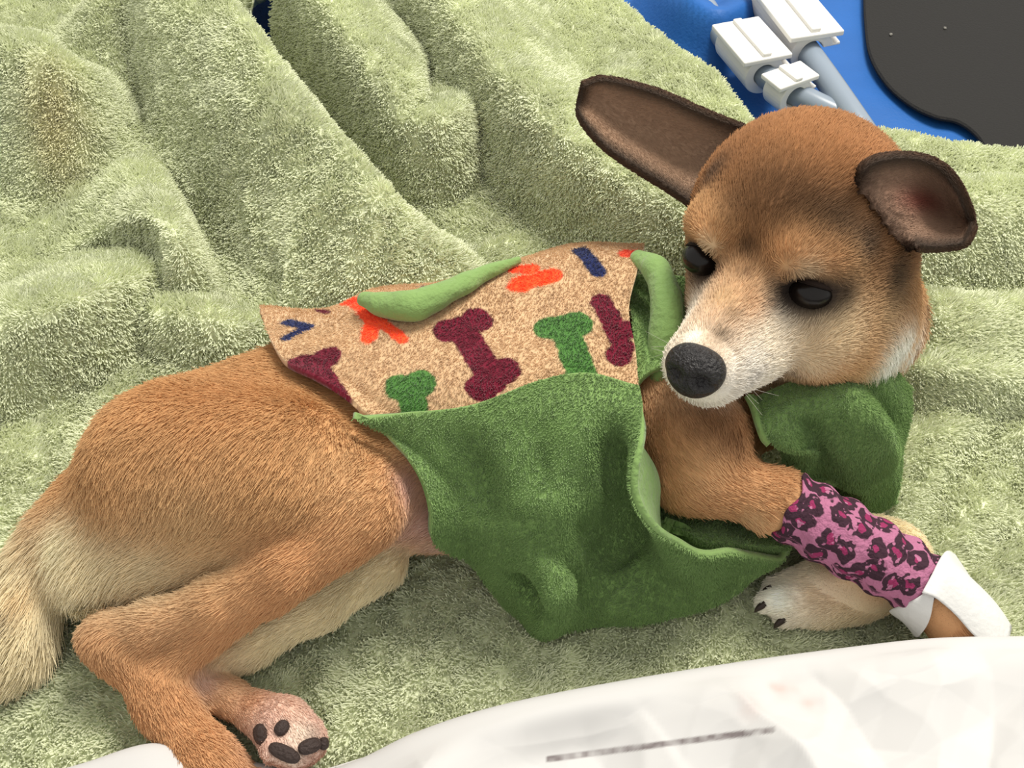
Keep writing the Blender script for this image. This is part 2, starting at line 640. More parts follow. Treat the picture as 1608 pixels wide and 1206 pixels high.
FIELD_BODY = FIELD.copy()
hell((-.25, -1.3, 1.05), (4.0, 4.4, 4.15), k=.015, colour=BROWN)              # skull
hell((-.2, 1.2, 1.0), (2.6, 2.3, 2.4), k=.010, colour=BROWN)                   # forehead
for s in (1, -1):
    hcone((s * 1.4, 2.9, 1.15), .8, (s * (2.3 if s < 0 else 2.0), 2.3, 1.25), .8, k=.007, colour=TAN)   # brow
    hell((s * (2.35 if s < 0 else .75), 0.9, -1.5), (1.8 if s < 0 else 1.6, 2.4, 1.9 if s < 0 else 1.7), k=.012, colour=TAN)          # cheek
hcone((-.15, 2.2, -1.3), 1.6, (0, 5.8, -2.2), 1.12, k=.010, colour=WHITE)      # muzzle
hcone((0, 2.9, -.1), 1.0, (0, 6.05, -1.75), .75, k=.006, colour=TAN)           # bridge
for s in (1, -1):
    hcone((s * (.9 if s < 0 else .5), 3.6, -2.2), 1.1 if s < 0 else 1.0, (s * .55, 5.85, -2.55), .72, k=.006, colour=WHITE)  # lips
hcone((0, 2.4, -2.8), 1.2, (0, 5.4, -3.1), .6, k=.007, colour=WHITE)       # lower jaw
hell((-2.4, -1.7, -1.7), (2.3, 2.8, 2.7), k=.015, fur=.006, colour=TAN, flow=-HU)
hell((-1.9, -1.6, -2.6), (2.5, 2.8, 2.4), k=.015, fur=.007, colour=CREAM, flow=-HU)   # jaw corner to throat
for s in (1, -1):
    hell((s * (2.0 if s < 0 else 1.85), 3.35, .10), (.75, .6, .5), k=.005, sub=True)             # eye sockets


def sample_field(P, F_=None):
    F_ = FIELD if F_ is None else F_
    q = (np.asarray(P) - LO) / VOX
    q = np.clip(q, 0, np.array([NX, NY, NZ]) - 1.001)
    i = q.astype(int)
    f = q - i
    out = 0
    for a in (0, 1):
        for b in (0, 1):
            for c in (0, 1):
                w = (f[..., 0] if a else 1 - f[..., 0]) * (f[..., 1] if b else 1 - f[..., 1]) * (f[..., 2] if c else 1 - f[..., 2])
                out = out + w * F_[i[..., 0] + a, i[..., 1] + b, i[..., 2] + c]
    return out


def field_grad(P, h=0.002, F_=None):
    g = np.stack([sample_field(P + np.eye(3)[k] * h, F_) - sample_field(P - np.eye(3)[k] * h, F_) for k in range(3)], -1)
    return g / (np.linalg.norm(g, axis=-1, keepdims=True) + 1e-9)


def surface_nets(Fd):
    s = Fd < 0
    nx, ny, nz = Fd.shape
    c = np.zeros((nx - 1, ny - 1, nz - 1), np.int8)
    for a in (0, 1):
        for b in (0, 1):
            for d in (0, 1):
                c += s[a:nx - 1 + a, b:ny - 1 + b, d:nz - 1 + d]
    cells = np.argwhere((c > 0) & (c < 8))
    ids = -np.ones(c.shape, np.int64)
    ids[tuple(cells.T)] = np.arange(len(cells))
    acc = np.zeros((len(cells), 3))
    cnt = np.zeros(len(cells))
    cor = [(a, b, d) for a in (0, 1) for b in (0, 1) for d in (0, 1)]
    vals = {q: Fd[cells[:, 0] + q[0], cells[:, 1] + q[1], cells[:, 2] + q[2]] for q in cor}
    for q in cor:
        for ax in range(3):
            if q[ax] == 0:
                q2 = tuple(v + (1 if k == ax else 0) for k, v in enumerate(q))
                v0, v1 = vals[q], vals[q2]
                m = (v0 < 0) != (v1 < 0)
                t = np.where(m, v0 / np.where(m, v0 - v1, 1), 0)
                p = np.tile(np.array(q, float), (len(cells), 1))
                p[:, ax] += t
                acc[m] += p[m]
                cnt[m] += 1
    V = (cells + acc / cnt[:, None]) * VOX + LO
    quads = []
    for ax in range(3):
        o = [(0, 0, 0)] * 4
        u, v = [(1, 2), (2, 0), (0, 1)][ax]
        sl0 = [slice(1, n - 1) for n in (nx, ny, nz)]
        sl1 = list(sl0)
        sl0[ax] = slice(0, (nx, ny, nz)[ax] - 1)
        sl1[ax] = slice(1, (nx, ny, nz)[ax])
        a, b = s[tuple(sl0)], s[tuple(sl1)]
        e = np.argwhere(a != b)
        start = np.array([1, 1, 1])
        start[ax] = 0
        base = e + start
        inside = a[tuple(e.T)]
        q = []
        for du, dv in ((0, 0), (-1, 0), (-1, -1), (0, -1)):
            t = base.copy()
            t[:, u] += du
            t[:, v] += dv
            q.append(ids[tuple(t.T)])
        q = np.stack(q, -1)
        q[~inside] = q[~inside][:, ::-1]
        quads.append(q)
    Q = np.concatenate(quads)
    return V, Q[(Q >= 0).all(1)]


Vd, Fd_ = surface_nets(FIELD)
Nd = vnormals(Vd, Fd_)
if (Nd * field_grad(Vd)).sum() < 0:
    Fd_ = Fd_[:, ::-1]
    Nd = -Nd

# ---- fur colour, flow and length from the nearest pieces
def furnish(P):
    wsum = np.zeros(len(P))
    colr = np.zeros((len(P), 3))
    flow = np.zeros((len(P), 3))
    ln = np.zeros(len(P))
    for kind, g, f, fur, c in PRIMS:
        d = sd_cone(P, *g) if kind == 'c' else sd_ell(P, *g)
        w = np.exp(-np.maximum(d, -0.001) / 0.0028) + 1e-12
        wsum += w
        colr += w[:, None] * c
        flow += w[:, None] * f
        ln += w * fur
    return colr / wsum[:, None], flow / wsum[:, None], ln / wsum


tree = BVHTree.FromPolygons([tuple(v) for v in Vd], [tuple(f) for f in Fd_.tolist()])


def hit(px, py, t=None, z=0.03):
    r = ray(px, py)
    r = r / np.linalg.norm(r)
    h = (t or tree).ray_cast(Vector(CAM), Vector(r))
    return np.array(h[0]) if h[0] is not None else at(px, py, z)


Cd, FLd, LNd = furnish(Vd)
# markings and painted tones: (px, py, radius px, colour, strength); tints the fur there
MARKS = [
    # rump and haunch, with the highlight on the knee painted in
    (95, 855, 50, srgb(228, 215, 180), .9), (150, 900, 70, CREAM, .8), (250, 900, 80, CREAM, .7), (350, 890, 60, srgb(214, 185, 140), .6),
    (300, 820, 90, srgb(212, 172, 120), .6), (120, 960, 40, srgb(214, 203, 175), .8), (350, 620, 130, srgb(184, 122, 66), .5), (560, 740, 70, srgb(214, 168, 116), .6),
    (600, 880, 40, CREAM, .6), (680, 820, 70, srgb(205, 160, 148), .95), (640, 760, 35, srgb(196, 150, 140), .8), (700, 870, 40, srgb(208, 170, 155), .9),
    (15, 960, 16, srgb(95, 75, 50), .7), (40, 930, 26, srgb(205, 165, 110), .6),
    (320, 1070, 26, PINK, .8), (390, 1100, 30, srgb(196, 140, 95), .7), (455, 1105, 30, srgb(212, 170, 148), .7), (470, 1150, 26, srgb(222, 205, 190), .7), (490, 1150, 14, srgb(140, 120, 108), .5), (455, 1195, 20, srgb(225, 212, 200), .7),
    # fore legs: own tones, painted light on the arm, shade in its crease
    (1110, 655, 46, srgb(132, 84, 44), .8), (1155, 690, 36, srgb(126, 82, 46), .8), (1100, 735, 46, srgb(216, 168, 116), .75), (1190, 760, 30, srgb(206, 156, 106), .6), (1180, 815, 24, srgb(214, 176, 130), .6), (1040, 610, 40, srgb(200, 160, 120), .6),
    (1300, 930, 50, srgb(214, 182, 150), .7), (1380, 930, 40, srgb(190, 145, 100), .7), (1225, 940, 26, srgb(236, 232, 226), .9), (1495, 980, 40, srgb(208, 150, 100), .8),
    # neck
    (1425, 555, 55, srgb(226, 222, 214), .97), (1408, 548, 46, srgb(228, 224, 216), .97), (1425, 530, 30, srgb(226, 222, 214), .9), (1395, 575, 34, srgb(228, 224, 216), .95), (1452, 590, 16, srgb(150, 105, 65), .8), (1410, 450, 50, srgb(120, 92, 62), .6), (1448, 480, 34, srgb(112, 84, 54), .8),
    # forehead
    (1290, 200, 90, srgb(172, 112, 58), .7), (1380, 240, 50, srgb(178, 116, 62), .7), (1200, 290, 70, srgb(118, 78, 42), .75), (1245, 335, 70, srgb(88, 58, 34), .75), (1150, 330, 40, srgb(112, 76, 44), .6),
    (1175, 390, 18, srgb(70, 44, 24), .85), (1168, 432, 12, srgb(96, 60, 32), .75), (1310, 350, 60, srgb(72, 52, 34), .8), (1360, 385, 45, srgb(52, 40, 32), .85), (1120, 275, 36, srgb(66, 48, 36), .8),
    # brows and cheeks
    (1095, 360, 30, srgb(205, 150, 95), .8), (1112, 385, 18, srgb(220, 195, 160), .6), (1240, 395, 46, srgb(205, 148, 92), .8), (1300, 415, 36, srgb(196, 140, 88), .8), (1265, 425, 24, srgb(206, 182, 150), .6),
    (1350, 470, 60, srgb(150, 108, 66), .75), (1315, 525, 62, srgb(218, 192, 154), .8), (1260, 530, 40, srgb(222, 200, 172), .7), (1390, 500, 40, srgb(180, 148, 108), .6), (1405, 430, 40, srgb(70, 54, 40), .8), (1180, 480, 30, srgb(196, 142, 90), .7), (1135, 470, 22, srgb(205, 165, 115), .7),
    # muzzle
    (1210, 540, 50, srgb(226, 208, 188), .8), (1175, 590, 50, srgb(214, 204, 198), .8), (1270, 570, 40, srgb(218, 194, 162), .7), (1085, 530, 18, srgb(232, 226, 214), .9), (1130, 525, 17, srgb(104, 80, 58), .85), (1148, 497, 15, srgb(150, 115, 80), .7),
    (1250, 585, 14, srgb(140, 120, 112), .6), (1165, 575, 5, srgb(110, 95, 92), .6), (1185, 590, 5, srgb(110, 95, 92), .6), (1172, 603, 5, srgb(110, 95, 92), .6), (1195, 580, 5, srgb(110, 95, 92), .6),
    # dark skin round the eyes
    (1264, 460, 50, srgb(44, 34, 30), .97), (1236, 452, 32, srgb(46, 36, 31), .92), (1298, 458, 32, srgb(46, 36, 31), .92), (1225, 452, 14, srgb(80, 58, 44), .8), (1310, 455, 15, srgb(80, 60, 48), .7), (1097, 415, 42, srgb(44, 34, 30), .97), (1110, 438, 16, srgb(100, 68, 48), .7), (1125, 435, 12, srgb(150, 100, 66), .6),
    (1205, 480, 10, srgb(140, 96, 62), .6),
]
for px, py, r, c, st in MARKS:
    p = hit(px, py)
    w = st * np.exp(-(np.linalg.norm(Vd - p, axis=1) / (pxr(p, r))) ** 2 * 1.1)
    Cd = Cd * (1 - w[:, None]) + c * w[:, None]
# dark skin and lashes round each eye
Q = ((Vd - HO) @ HM) / (0.01 * HS)
for s, ex, rx, rz in ((1, 1.86, 1.15, .80), (-1, 2.05, 1.2, .68)):
    dq = ((Q[:, 0] - s * ex) / rx) ** 2 + ((Q[:, 1] - 3.1) / 1.3) ** 2 + ((Q[:, 2] - .05) / rz) ** 2
    w = (0.96 * np.exp(-dq ** 1.6))[:, None]
    Cd = Cd * (1 - w) + srgb(40, 31, 28) * w
Cd *= (1 + 0.06 * noise(Vd, 130, 21) + 0.05 * noise(Vd * [1, 2, 1], 260, 22))[:, None]
Cd = np.clip((Cd * 0.84 + 0.16 * Cd.mean(1, keepdims=True)) * np.array([1.17, 1.21, 1.16]), 0.003, 1)

dog = empty('dog', (0, 0, 0))
tag(dog, 'small tan dog lying on its side with head turned back, white muzzle', 'dog')
M_body = mat('dog_skin', attr='tint', rough=0.75, spec=0.2, bump=0.3, bump_scale=500)

# ---- ears: cupped shells rooted in the skull
def ear(rows, cup, near=0.0, n=(26, 34)):
    ctrl = []
    for (lo, up, zlo, zup, c) in rows:
        r = []
        for t in np.linspace(0, 1, 5):
            x, y, z = lo[0] + (up[0] - lo[0]) * t, lo[1] + (up[1] - lo[1]) * t, zlo + (zup - zlo) * t
            r.append(at(x, y, z, c * cup * math.sin(math.pi * t) - near))
        ctrl.append(r)
    return patch(ctrl, *n)


EAR_R = ear([((1120, 345), (1190, 205), .110, .128, .3), ((1062, 300), (1120, 186), .112, .130, 1), ((1005, 264), (1045, 153), .115, .132, 1), ((955, 230), (985, 134), .118, .132, .8),
             ((922, 195), (945, 127), .121, .131, .5), ((908, 172), (918, 136), .123, .130, .2)], 0.014)
EAR_L = ear([((1425, 395), (1342, 285), .108, .128, .6), ((1440, 384), (1372, 256), .109, .130, 1.1), ((1462, 386), (1425, 248), .110, .131, 1.2), ((1490, 384), (1470, 262), .110, .129, 1.0),
             ((1512, 378), (1500, 296), .110, .124, .6), ((1524, 352), (1518, 340), .113, .114, .1)], 0.020, 0.012)
rays = EAR_L - CAM
rays /= np.linalg.norm(rays, axis=-1, keepdims=True)
need = np.zeros(EAR_L.shape[:2])
for st in np.arange(0, 0.045, 0.001):
    ins = sample_field(EAR_L - rays * need[..., None]) < 0.0015
    need = np.where(ins & (need <= st), st + 0.001, need)
tt = np.linspace(0, 1, EAR_L.shape[0])[:, None]
for _ in range(60):
    q = need.copy()
    q[1:-1, 1:-1] = np.maximum(need[1:-1, 1:-1], (need[:-2, 1:-1] + need[2:, 1:-1] + need[1:-1, :-2] + need[1:-1, 2:]) / 4)
    q[:, 0], q[:, -1], q[-1] = q[:, 1], q[:, -2], q[-2]
    need = q
EAR_L = EAR_L - rays * need[..., None]
VA, FA, CA = [Vd], [Fd_], [Cd]
FLA, LNA = [FLd], [LNd]
base = len(Vd)
for G, side in ((EAR_R, 'r'), (EAR_L, 'l')):
    V, F, nrm = shell(G, 0.0026)
    nv_, nu_ = G.shape[:2]
    t = np.linspace(0, 1, nv_)[:, None] * np.ones((1, nu_))
    u = np.ones((nv_, 1)) * np.linspace(0, 1, nu_)[None, :]
    inner = srgb(162, 132, 108) if side == 'r' else srgb(144, 115, 95)
    rim = srgb(48, 38, 30)
    edge = np.minimum(np.minimum(u, 1 - u) * 1.3, (1 - t) * 1.3)
    w = sstep(-0.04, 0.26, edge)[..., None]
    c = rim * (1 - w) + inner * w
    if side == 'l':
        red = np.exp(-(((u - 0.52) / .16) ** 2 + ((t - 0.42) / .2) ** 2))[..., None]
        c = c * (1 - .75 * red) + srgb(105, 30, 26) * .75 * red
    root = sstep(0.25, 0.0, t)[..., None] * 0.6
    c = c * (1 - root) + srgb(60, 44, 36) * root
    backc = np.tile(srgb(70, 48, 32), (nv_ * nu_, 1))
    fl_ = np.gradient(G, axis=0).reshape(-1, 3)
    fl_ /= np.linalg.norm(fl_, axis=1, keepdims=True) + 1e-9
    VA.append(V)
    FA.append(F + base)
    CA.append(np.concatenate([c.reshape(-1, 3), backc]))
    FLA.append(np.concatenate([fl_, fl_]))
    LNA.append(np.full(len(V), 0.0015))
    base += len(V)
VA, FA, CA, FLA, LNA = (np.concatenate(x) for x in (VA, FA, CA, FLA, LNA))
body = mesh_obj('body', VA, FA, M_body, dog, colors=CA)
NA = vnormals(VA, FA)


def make_fur(n=340000):
    w = 0.35 + 0.65 * ((NA * (CAM - VA) / np.linalg.norm(CAM - VA, axis=1, keepdims=True)).sum(1) > -0.3)
    w = w * np.where(LNA < 0.0045, 1.7, 1.0)
    P, T, B = scatter(VA, FA, n, w)
    N = interp(NA, T, B)
    N /= np.linalg.norm(N, axis=1, keepdims=True) + 1e-9
    f = interp(FLA, T, B) + 0.22 * np.stack([noise(P, 60, 31), noise(P, 60, 32), noise(P, 60, 33)], -1)
    f -= N * (f * N).sum(1, keepdims=True)
    f /= np.linalg.norm(f, axis=1, keepdims=True) + 1e-9
    ln = interp(LNA, T, B) * rng.uniform(0.6, 1.15, n) * 0.75
    # the leg is bare of fur under the bandage and tape
    wa, wb = at(1205, 782, .052), at(1500, 960, .03)
    q = np.clip(((P - wa) @ (wb - wa)) / ((wb - wa) @ (wb - wa)), 0, 1)
    under = (np.linalg.norm(P - wa - q[:, None] * (wb - wa), axis=1) < 0.017) & (q > 0.03) & (q < 0.99)
    ln = np.where(under, 0.0003, ln)
    ln = np.where(np.linalg.norm(P - hp(0, 6.75, -2.2), axis=1) < hr(1.25), 0.0005, ln)      # bare nose leather
    for s in (1, -1):
        ln = np.where(np.linalg.norm(P - hp(s * 1.95, 2.9, .1), axis=1) < hr(1.05), ln * 0.35, ln)  # lid rims
    c = interp(CA, T, B) * (1 + 0.075 * rng.normal(0, 1, (n, 1)))
    hair('fur', P, f, N, ln, np.clip(c, 0.003, 1), 0.00015, 0.00005, M_hair, dog, lift=0.28, jitter=0.14, npts=4)


make_fur()

# ---- eyes, lids, nose, pads, claws, whiskers
M_eye = mat('eye', tuple(srgb(20, 15, 13)), 0.26, spec=0.3)
M_lid = mat('eyelid_skin', tuple(srgb(48, 36, 30)), 0.8)
M_nose = mat('nose_leather', tuple(srgb(30, 27, 28)), 0.42, bump=0.8, bump_scale=900, spec=0.5)
M_pad = mat('pad_leather', tuple(srgb(58, 46, 42)), 0.6, bump=0.6, bump_scale=900)
M_claw = mat('claw_horn', tuple(srgb(52, 42, 36)), 0.4)


def uv_sphere(nu=32, nv=20):
    a = np.linspace(0, 2 * math.pi, nu, endpoint=False)
    b = np.linspace(0.0, math.pi, nv)
    X = np.stack([np.sin(b)[:, None] * np.cos(a), np.sin(b)[:, None] * np.sin(a), np.cos(b)[:, None] * np.ones(nu)], -1)
    return X.reshape(-1, 3), grid_faces(nu, nv, True)


for s in (1, -1):
    S, F = uv_sphere()
    c = np.array([s * (2.02 if s < 0 else 1.86), 2.52, .08])
    Ve = (S * np.array([.78, .88, .60]) + c) * 0.01 * HS @ HM.T + HO
    mesh_obj('eye', Ve, F, M_eye, dog)
    # upper lid: a cap of a slightly larger ball, drooping over the eye
    tilt = Matrix.Rotation(math.radians(-50 if s < 0 else -62), 3, 'X')
    a = np.linspace(0, 2 * math.pi, 36, endpoint=False)
    b = np.linspace(0.02, math.radians(74), 14)
    X = np.stack([np.sin(b)[:, None] * np.cos(a), np.sin(b)[:, None] * np.sin(a), np.cos(b)[:, None] * np.ones(36)], -1).reshape(-1, 3)
    X = X @ np.array(Matrix.Rotation(math.radians(-22 if s < 0 else -40), 3, 'X'))
    lid = (X * np.array([.83, .93, .65]) + c) * 0.01 * HS @ HM.T + HO
    Fl = grid_faces(36, 14, True)
    inn = (X * np.array([.79, .89, .61]) + c) * 0.01 * HS @ HM.T + HO
    n0 = len(lid)
    rim = np.arange(36) + 13 * 36
    side = np.stack([rim, rim + n0, np.roll(rim, -1) + n0, np.roll(rim, -1)], -1)
    mesh_obj('eyelid', np.concatenate([lid, inn]), np.concatenate([Fl, Fl[:, ::-1] + n0, side]), M_lid, dog)

S, F = uv_sphere(64, 44)
N_ = S.copy()
x, y, z = S[:, 0], S[:, 1], S[:, 2]
w = 1.0 + 0.12 * np.clip(z, -1, 1)
N_[:, 0] = x * 1.0 * w
N_[:, 1] = y * 0.75
N_[:, 2] = z * 0.90
front = np.clip(y, 0, 1)
for s in (1, -1):
    dn = np.hypot((x - s * 0.42) / 0.26, (z + 0.05) / 0.22)
    N_[:, 1] -= 0.30 * np.exp(-dn ** 2) * (front > 0)
    dw = np.hypot((x - s * 0.75) / 0.22, (z + 0.25) / 0.12)
    N_[:, 1] -= 0.12 * np.exp(-dw ** 2) * (front > 0)
N_[:, 1] -= 0.08 * np.exp(-(x / 0.06) ** 2) * (z < 0.1) * front
Vn = (N_ + np.array([0, 6.80, -2.2])) * 0.01 * HS @ HM.T + HO
mesh_obj('nose', Vn, F, M_nose, dog)


def blob(name, px, py, rx, ry, rz, ang, m, parent, sink=0.3, z=0.02):
    p = hit(px, py, z=z)
    n = field_grad(p[None])[0]
    d = math.cos(math.radians(ang)) * np.array([1.0, 0, 0]) + math.sin(math.radians(ang)) * VU
    t = d - n * (d @ n)
    t /= np.linalg.norm(t)
    b = np.cross(n, t)
    S, F = uv_sphere(20, 14)
    S = np.sign(S) * np.abs(S) ** 0.85
    k = depth(p) / FPX
    V = p + n * (rz * k * (1 - 2 * sink)) + S[:, :1] * t * rx * k + S[:, 1:2] * b * ry * k + S[:, 2:] * n * rz * k
    return mesh_obj(name, V, F, m, parent)


for px, py, rx, ry, ang in [(411, 1153, 17, 13, -40), (443, 1144, 13, 11, 60), (447, 1182, 27, 12, -25), (486, 1172, 19, 12, 20), (506, 1168, 8, 10, 0)]:
    blob('paw_pad', px, py, rx, ry, 8, ang, M_pad, dog)


def claw(px, py, dx, dy, r, z=0.02):
    a = hit(px, py, z=z)
    k = depth(a) / FPX
    d = (np.array([1.0, 0, 0]) * dx - VU * dy) * k
    V, F = tube([a - d * .3, a + d * 0.35, a + d * 0.75 - [0, 0, r * k * .4], a + d - [0, 0, r * k]], [r * k, r * k * .9, r * k * .6, r * k * .15], 10, 4)
    return mesh_obj('claw', V, F, M_claw, dog)


for c in [(1198, 950, -12, 8, 6), (1228, 974, -12, 10, 6), (1208, 924, -12, 5, 5)]:
    claw(*c)


# whiskers
wr_, wd_ = [], []
for k in range(9):
    s = 1 if k % 2 else -1
    wr_.append(hp(s * rng.uniform(.9, 1.3), rng.uniform(4.6, 5.8), rng.uniform(-2.9, -2.1)))
    d = HM @ np.array([s * rng.uniform(.7, 1.0), rng.uniform(.0, .6), rng.uniform(-.5, .2)])
    wd_.append(d / np.linalg.norm(d))
hair('whiskers', np.array(wr_), np.array(wd_), np.array(wd_), rng.uniform(.008, .016, 9), np.tile(srgb(200, 194, 186), (9, 1)), 0.00005, 0.00002, M_hair, dog, lift=0, jitter=.05, npts=6, curl=-.1)

# ------------------------------------------------------------------ fleece coat
coat = empty('dog_coat', tuple(at(780, 640, 0.0)))
tag(coat, 'fleece dog coat, bone-print tan back and plain green flap, worn by the dog', 'coat')
GREEN = srgb(128, 158, 94)
CT = srgb(206, 174, 136)
M_print = mat('printed_fleece', attr='tint', rough=0.95, spec=0.1, bump=0.25, bump_scale=600, sheen=0.25)
M_green = mat('green_fleece', attr='tint', rough=0.95, spec=0.1, bump=0.5, bump_scale=420, sheen=0.2)


def conform(G, gap=0.003, floor_gap=0.004, it=4, F_=None):
    sh = G.shape
    P = G.reshape(-1, 3).copy()
    for _ in range(it):
        d = sample_field(P, F_)
        g = field_grad(P, F_=F_)
        m = np.clip(gap - d, 0, 0.02)
        P += g * m[:, None]
        if floor_gap is not None:
            low = bl_h(P) + floor_gap - P[:, 2]
            P[:, 2] += np.clip(low, 0, 1)
    return P.reshape(sh)


def smooth_grid(G, it):
    for _ in range(it):
        H = G.copy()
        H[1:-1, 1:-1] = (G[:-2, 1:-1] + G[2:, 1:-1] + G[1:-1, :-2] + G[1:-1, 2:]) / 4
        for e0 in (0, -1):
            H[e0, 1:-1] = (G[e0, :-2] + G[e0, 2:]) / 2
            H[1:-1, e0] = (G[:-2, e0] + G[2:, e0]) / 2
        G = H
    return G


def cloth(name, rows, nu, nv, colour, parent, th=0.0022, gap=0.0035, wr=0.0008, wf=60, fuzz=0, sm=6, material=None, do_conform=True, folds=(), fg=0.004, F_=None):
    G = patch([[at(*p) for p in r] for r in rows], nu, nv)
    n = grid_normals(G)
    G = G + n * (wr * noise(G, wf, 41) + wr * 0.35 * noise(G, wf * 3.1, 42))[..., None]
    if do_conform:
        G = conform(G, gap + th, fg, F_=F_)
        G = smooth_grid(G, sm)
        G = conform(G, gap * 0.6 + th, fg, 2, F_)
    if folds:
        ct = BVHTree.FromPolygons([tuple(v) for v in G.reshape(-1, 3)], [tuple(f) for f in grid_faces(nu, nv).tolist()])
        n = grid_normals(G)
        if ((CAM - G) * n).sum() < 0:
            n = -n
        D = np.zeros(G.shape[:2])
        for pts, amp, wid in folds:
            L = np.array([np.array(ct.find_nearest(Vector(hit(x, y, ct, 0.055)))[0]) for x, y in smooth_line(pts, 14)])
            P = G.reshape(-1, 3)
            d = np.full(len(P), 1e9)
            q = np.zeros(len(P))
            for i in range(13):
                ba = L[i + 1] - L[i]
                t = np.clip(((P - L[i]) @ ba) / (ba @ ba + 1e-12), 0, 1)
                e_ = np.linalg.norm(P - L[i] - t[:, None] * ba, axis=1)
                q = np.where(e_ < d, (i + t) / 13, q)
                d = np.minimum(d, e_)
            D += (amp * np.exp(-(d / wid) ** 2) * np.sin(np.clip(q, 0, 1) * math.pi) ** .8).reshape(D.shape)
        D = smooth_grid(D, 45)
        G = smooth_grid(G + n * D[..., None], 3)
    V, F, nn = shell(G, th)
    N = len(V) // 2
    c = np.tile(np.asarray(colour, float), (N, 1)) if not callable(colour) else colour(V[:N])
    c = c * (1 + 0.05 * noise(V[:N], 200, 43))[:, None]
    o = mesh_obj(name, V, F, material or M_green, parent, colors=np.clip(np.tile(c, (2, 1)), 0, 1))
    if fuzz:
        Ft = grid_faces(nu, nv)
        P, T, B = scatter(V[:N], Ft, fuzz)
        Nn = interp(nn.reshape(-1, 3), T, B)
        a = noise(P, 120, 44) * 1.2 - 2.0
        tg = np.stack([np.cos(a), np.sin(a), 0 * a], -1) * 0.8
        h = hair('fuzz', P, tg, Nn, 0.0011 * rng.uniform(.6, 1.2, fuzz), np.clip(interp(c, T, B) * rng.uniform(.95, 1.07, (fuzz, 1)), 0, 1), 0.00013, 0.00008, M_pile, o, lift=0.8, jitter=.3, npts=3)
        h['kind'] = 'stuff'
    return o, G


TANROWS = [
    [(420, 510, .030), (520, 505, .030), (600, 478, .030), (690, 462, .030), (800, 432, .030), (900, 405, .035), (1000, 405, .040)],
    [(408, 482, .060), (515, 487, .070), (590, 455, .078), (690, 448, .080), (800, 416, .080), (900, 388, .082), (1012, 386, .085)],
    [(428, 540, .074), (540, 560, .082), (630, 530, .084), (720, 520, .085), (815, 490, .086), (900, 470, .088), (988, 480, .088)],
    [(474, 610, .076), (585, 615, .082), (660, 605, .084), (745, 595, .086), (842, 562, .088), (915, 542, .088), (998, 550, .086)],
    [(550, 678, .072), (640, 668, .078), (705, 660, .081), (775, 652, .084), (852, 620, .086), (928, 606, .087), (1004, 620, .083)],
]
TG = patch([[at(*p) for p in r] for r in TANROWS], 120, 80)
TG = smooth_grid(conform(TG, 0.006, None), 4)
ttree = BVHTree.FromPolygons([tuple(v) for v in TG.reshape(-1, 3)], [tuple(f) for f in grid_faces(120, 80).tolist()])
MAROON, NAVY, OR, BG = srgb(112, 24, 46), srgb(34, 44, 92), srgb(252, 92, 44), srgb(80, 126, 60)
# printed bones: strokes of (points in photo pixels, radius in pixels); knobs and shafts of one bone share a colour
PRINT = [
    (MAROON, [([(722, 512), (775, 598)], 23), ([(706, 518), (706, 520)], 25), ([(748, 502), (749, 504)], 26), ([(757, 606), (758, 607)], 27), ([(792, 582), (793, 584)], 26)]),
    (BG, [([(884, 512), (920, 600)], 24), ([(862, 514), (863, 515)], 25), ([(904, 508), (905, 510)], 26)]),
    (BG, [([(645, 610), (655, 680)], 22), ([(627, 605), (628, 606)], 24), ([(658, 602), (659, 603)], 26)]),
    (MAROON, [([(488, 570), (552, 670)], 23), ([(472, 568), (473, 569)], 22), ([(514, 560), (515, 561)], 23)]),
    (MAROON, [([(944, 475), (978, 545)], 18), ([(972, 556), (973, 557)], 22), ([(984, 518), (985, 520)], 18)]),
    (OR, [([(820, 445), (866, 434)], 17), ([(812, 424), (835, 424)], 13), ([(812, 450), (820, 450)], 14)]),
    (OR, [([(548, 474), (588, 506)], 12), ([(585, 510), (580, 530)], 14), ([(600, 506), (632, 534)], 10)]),
    (NAVY, [([(452, 506), (484, 515)], 10), ([(484, 515), (450, 530)], 10)]),
    (NAVY, [([(912, 396), (940, 428)], 13)]),
    (srgb(232, 92, 60), [([(985, 398), (997, 398)], 14)]),
    (MAROON, [([(498, 488), (516, 492)], 6)]),
    (NAVY, [([(660, 444), (690, 440)], 8)]),
]


def print_colour(P):
    c = np.tile(CT, (len(P), 1)) * (1 + 0.05 * noise(P, 90, 51))[:, None]
    jit = 0.00035 * noise(P, 700, 52) + 0.0003 * noise(P, 300, 53)
    for colr, strokes in PRINT:
        d = np.full(len(P), 1e9)
        for pts, r in strokes:
            W = [hit(x, y, ttree, 0.08) for x, y in pts]
            k = pxr(W[0], 1.0)
            for a, b in zip(W[:-1], W[1:]):
                ba = b - a
                t = np.clip(((P - a) @ ba) / (ba @ ba + 1e-12), 0, 1)
                d = np.minimum(d, np.linalg.norm(P - a - t[:, None] * ba, axis=1) - r * k)
        m = sstep(0.0004, -0.0004, d + jit)[:, None]
        c = c * (1 - m) + colr * m
    return c


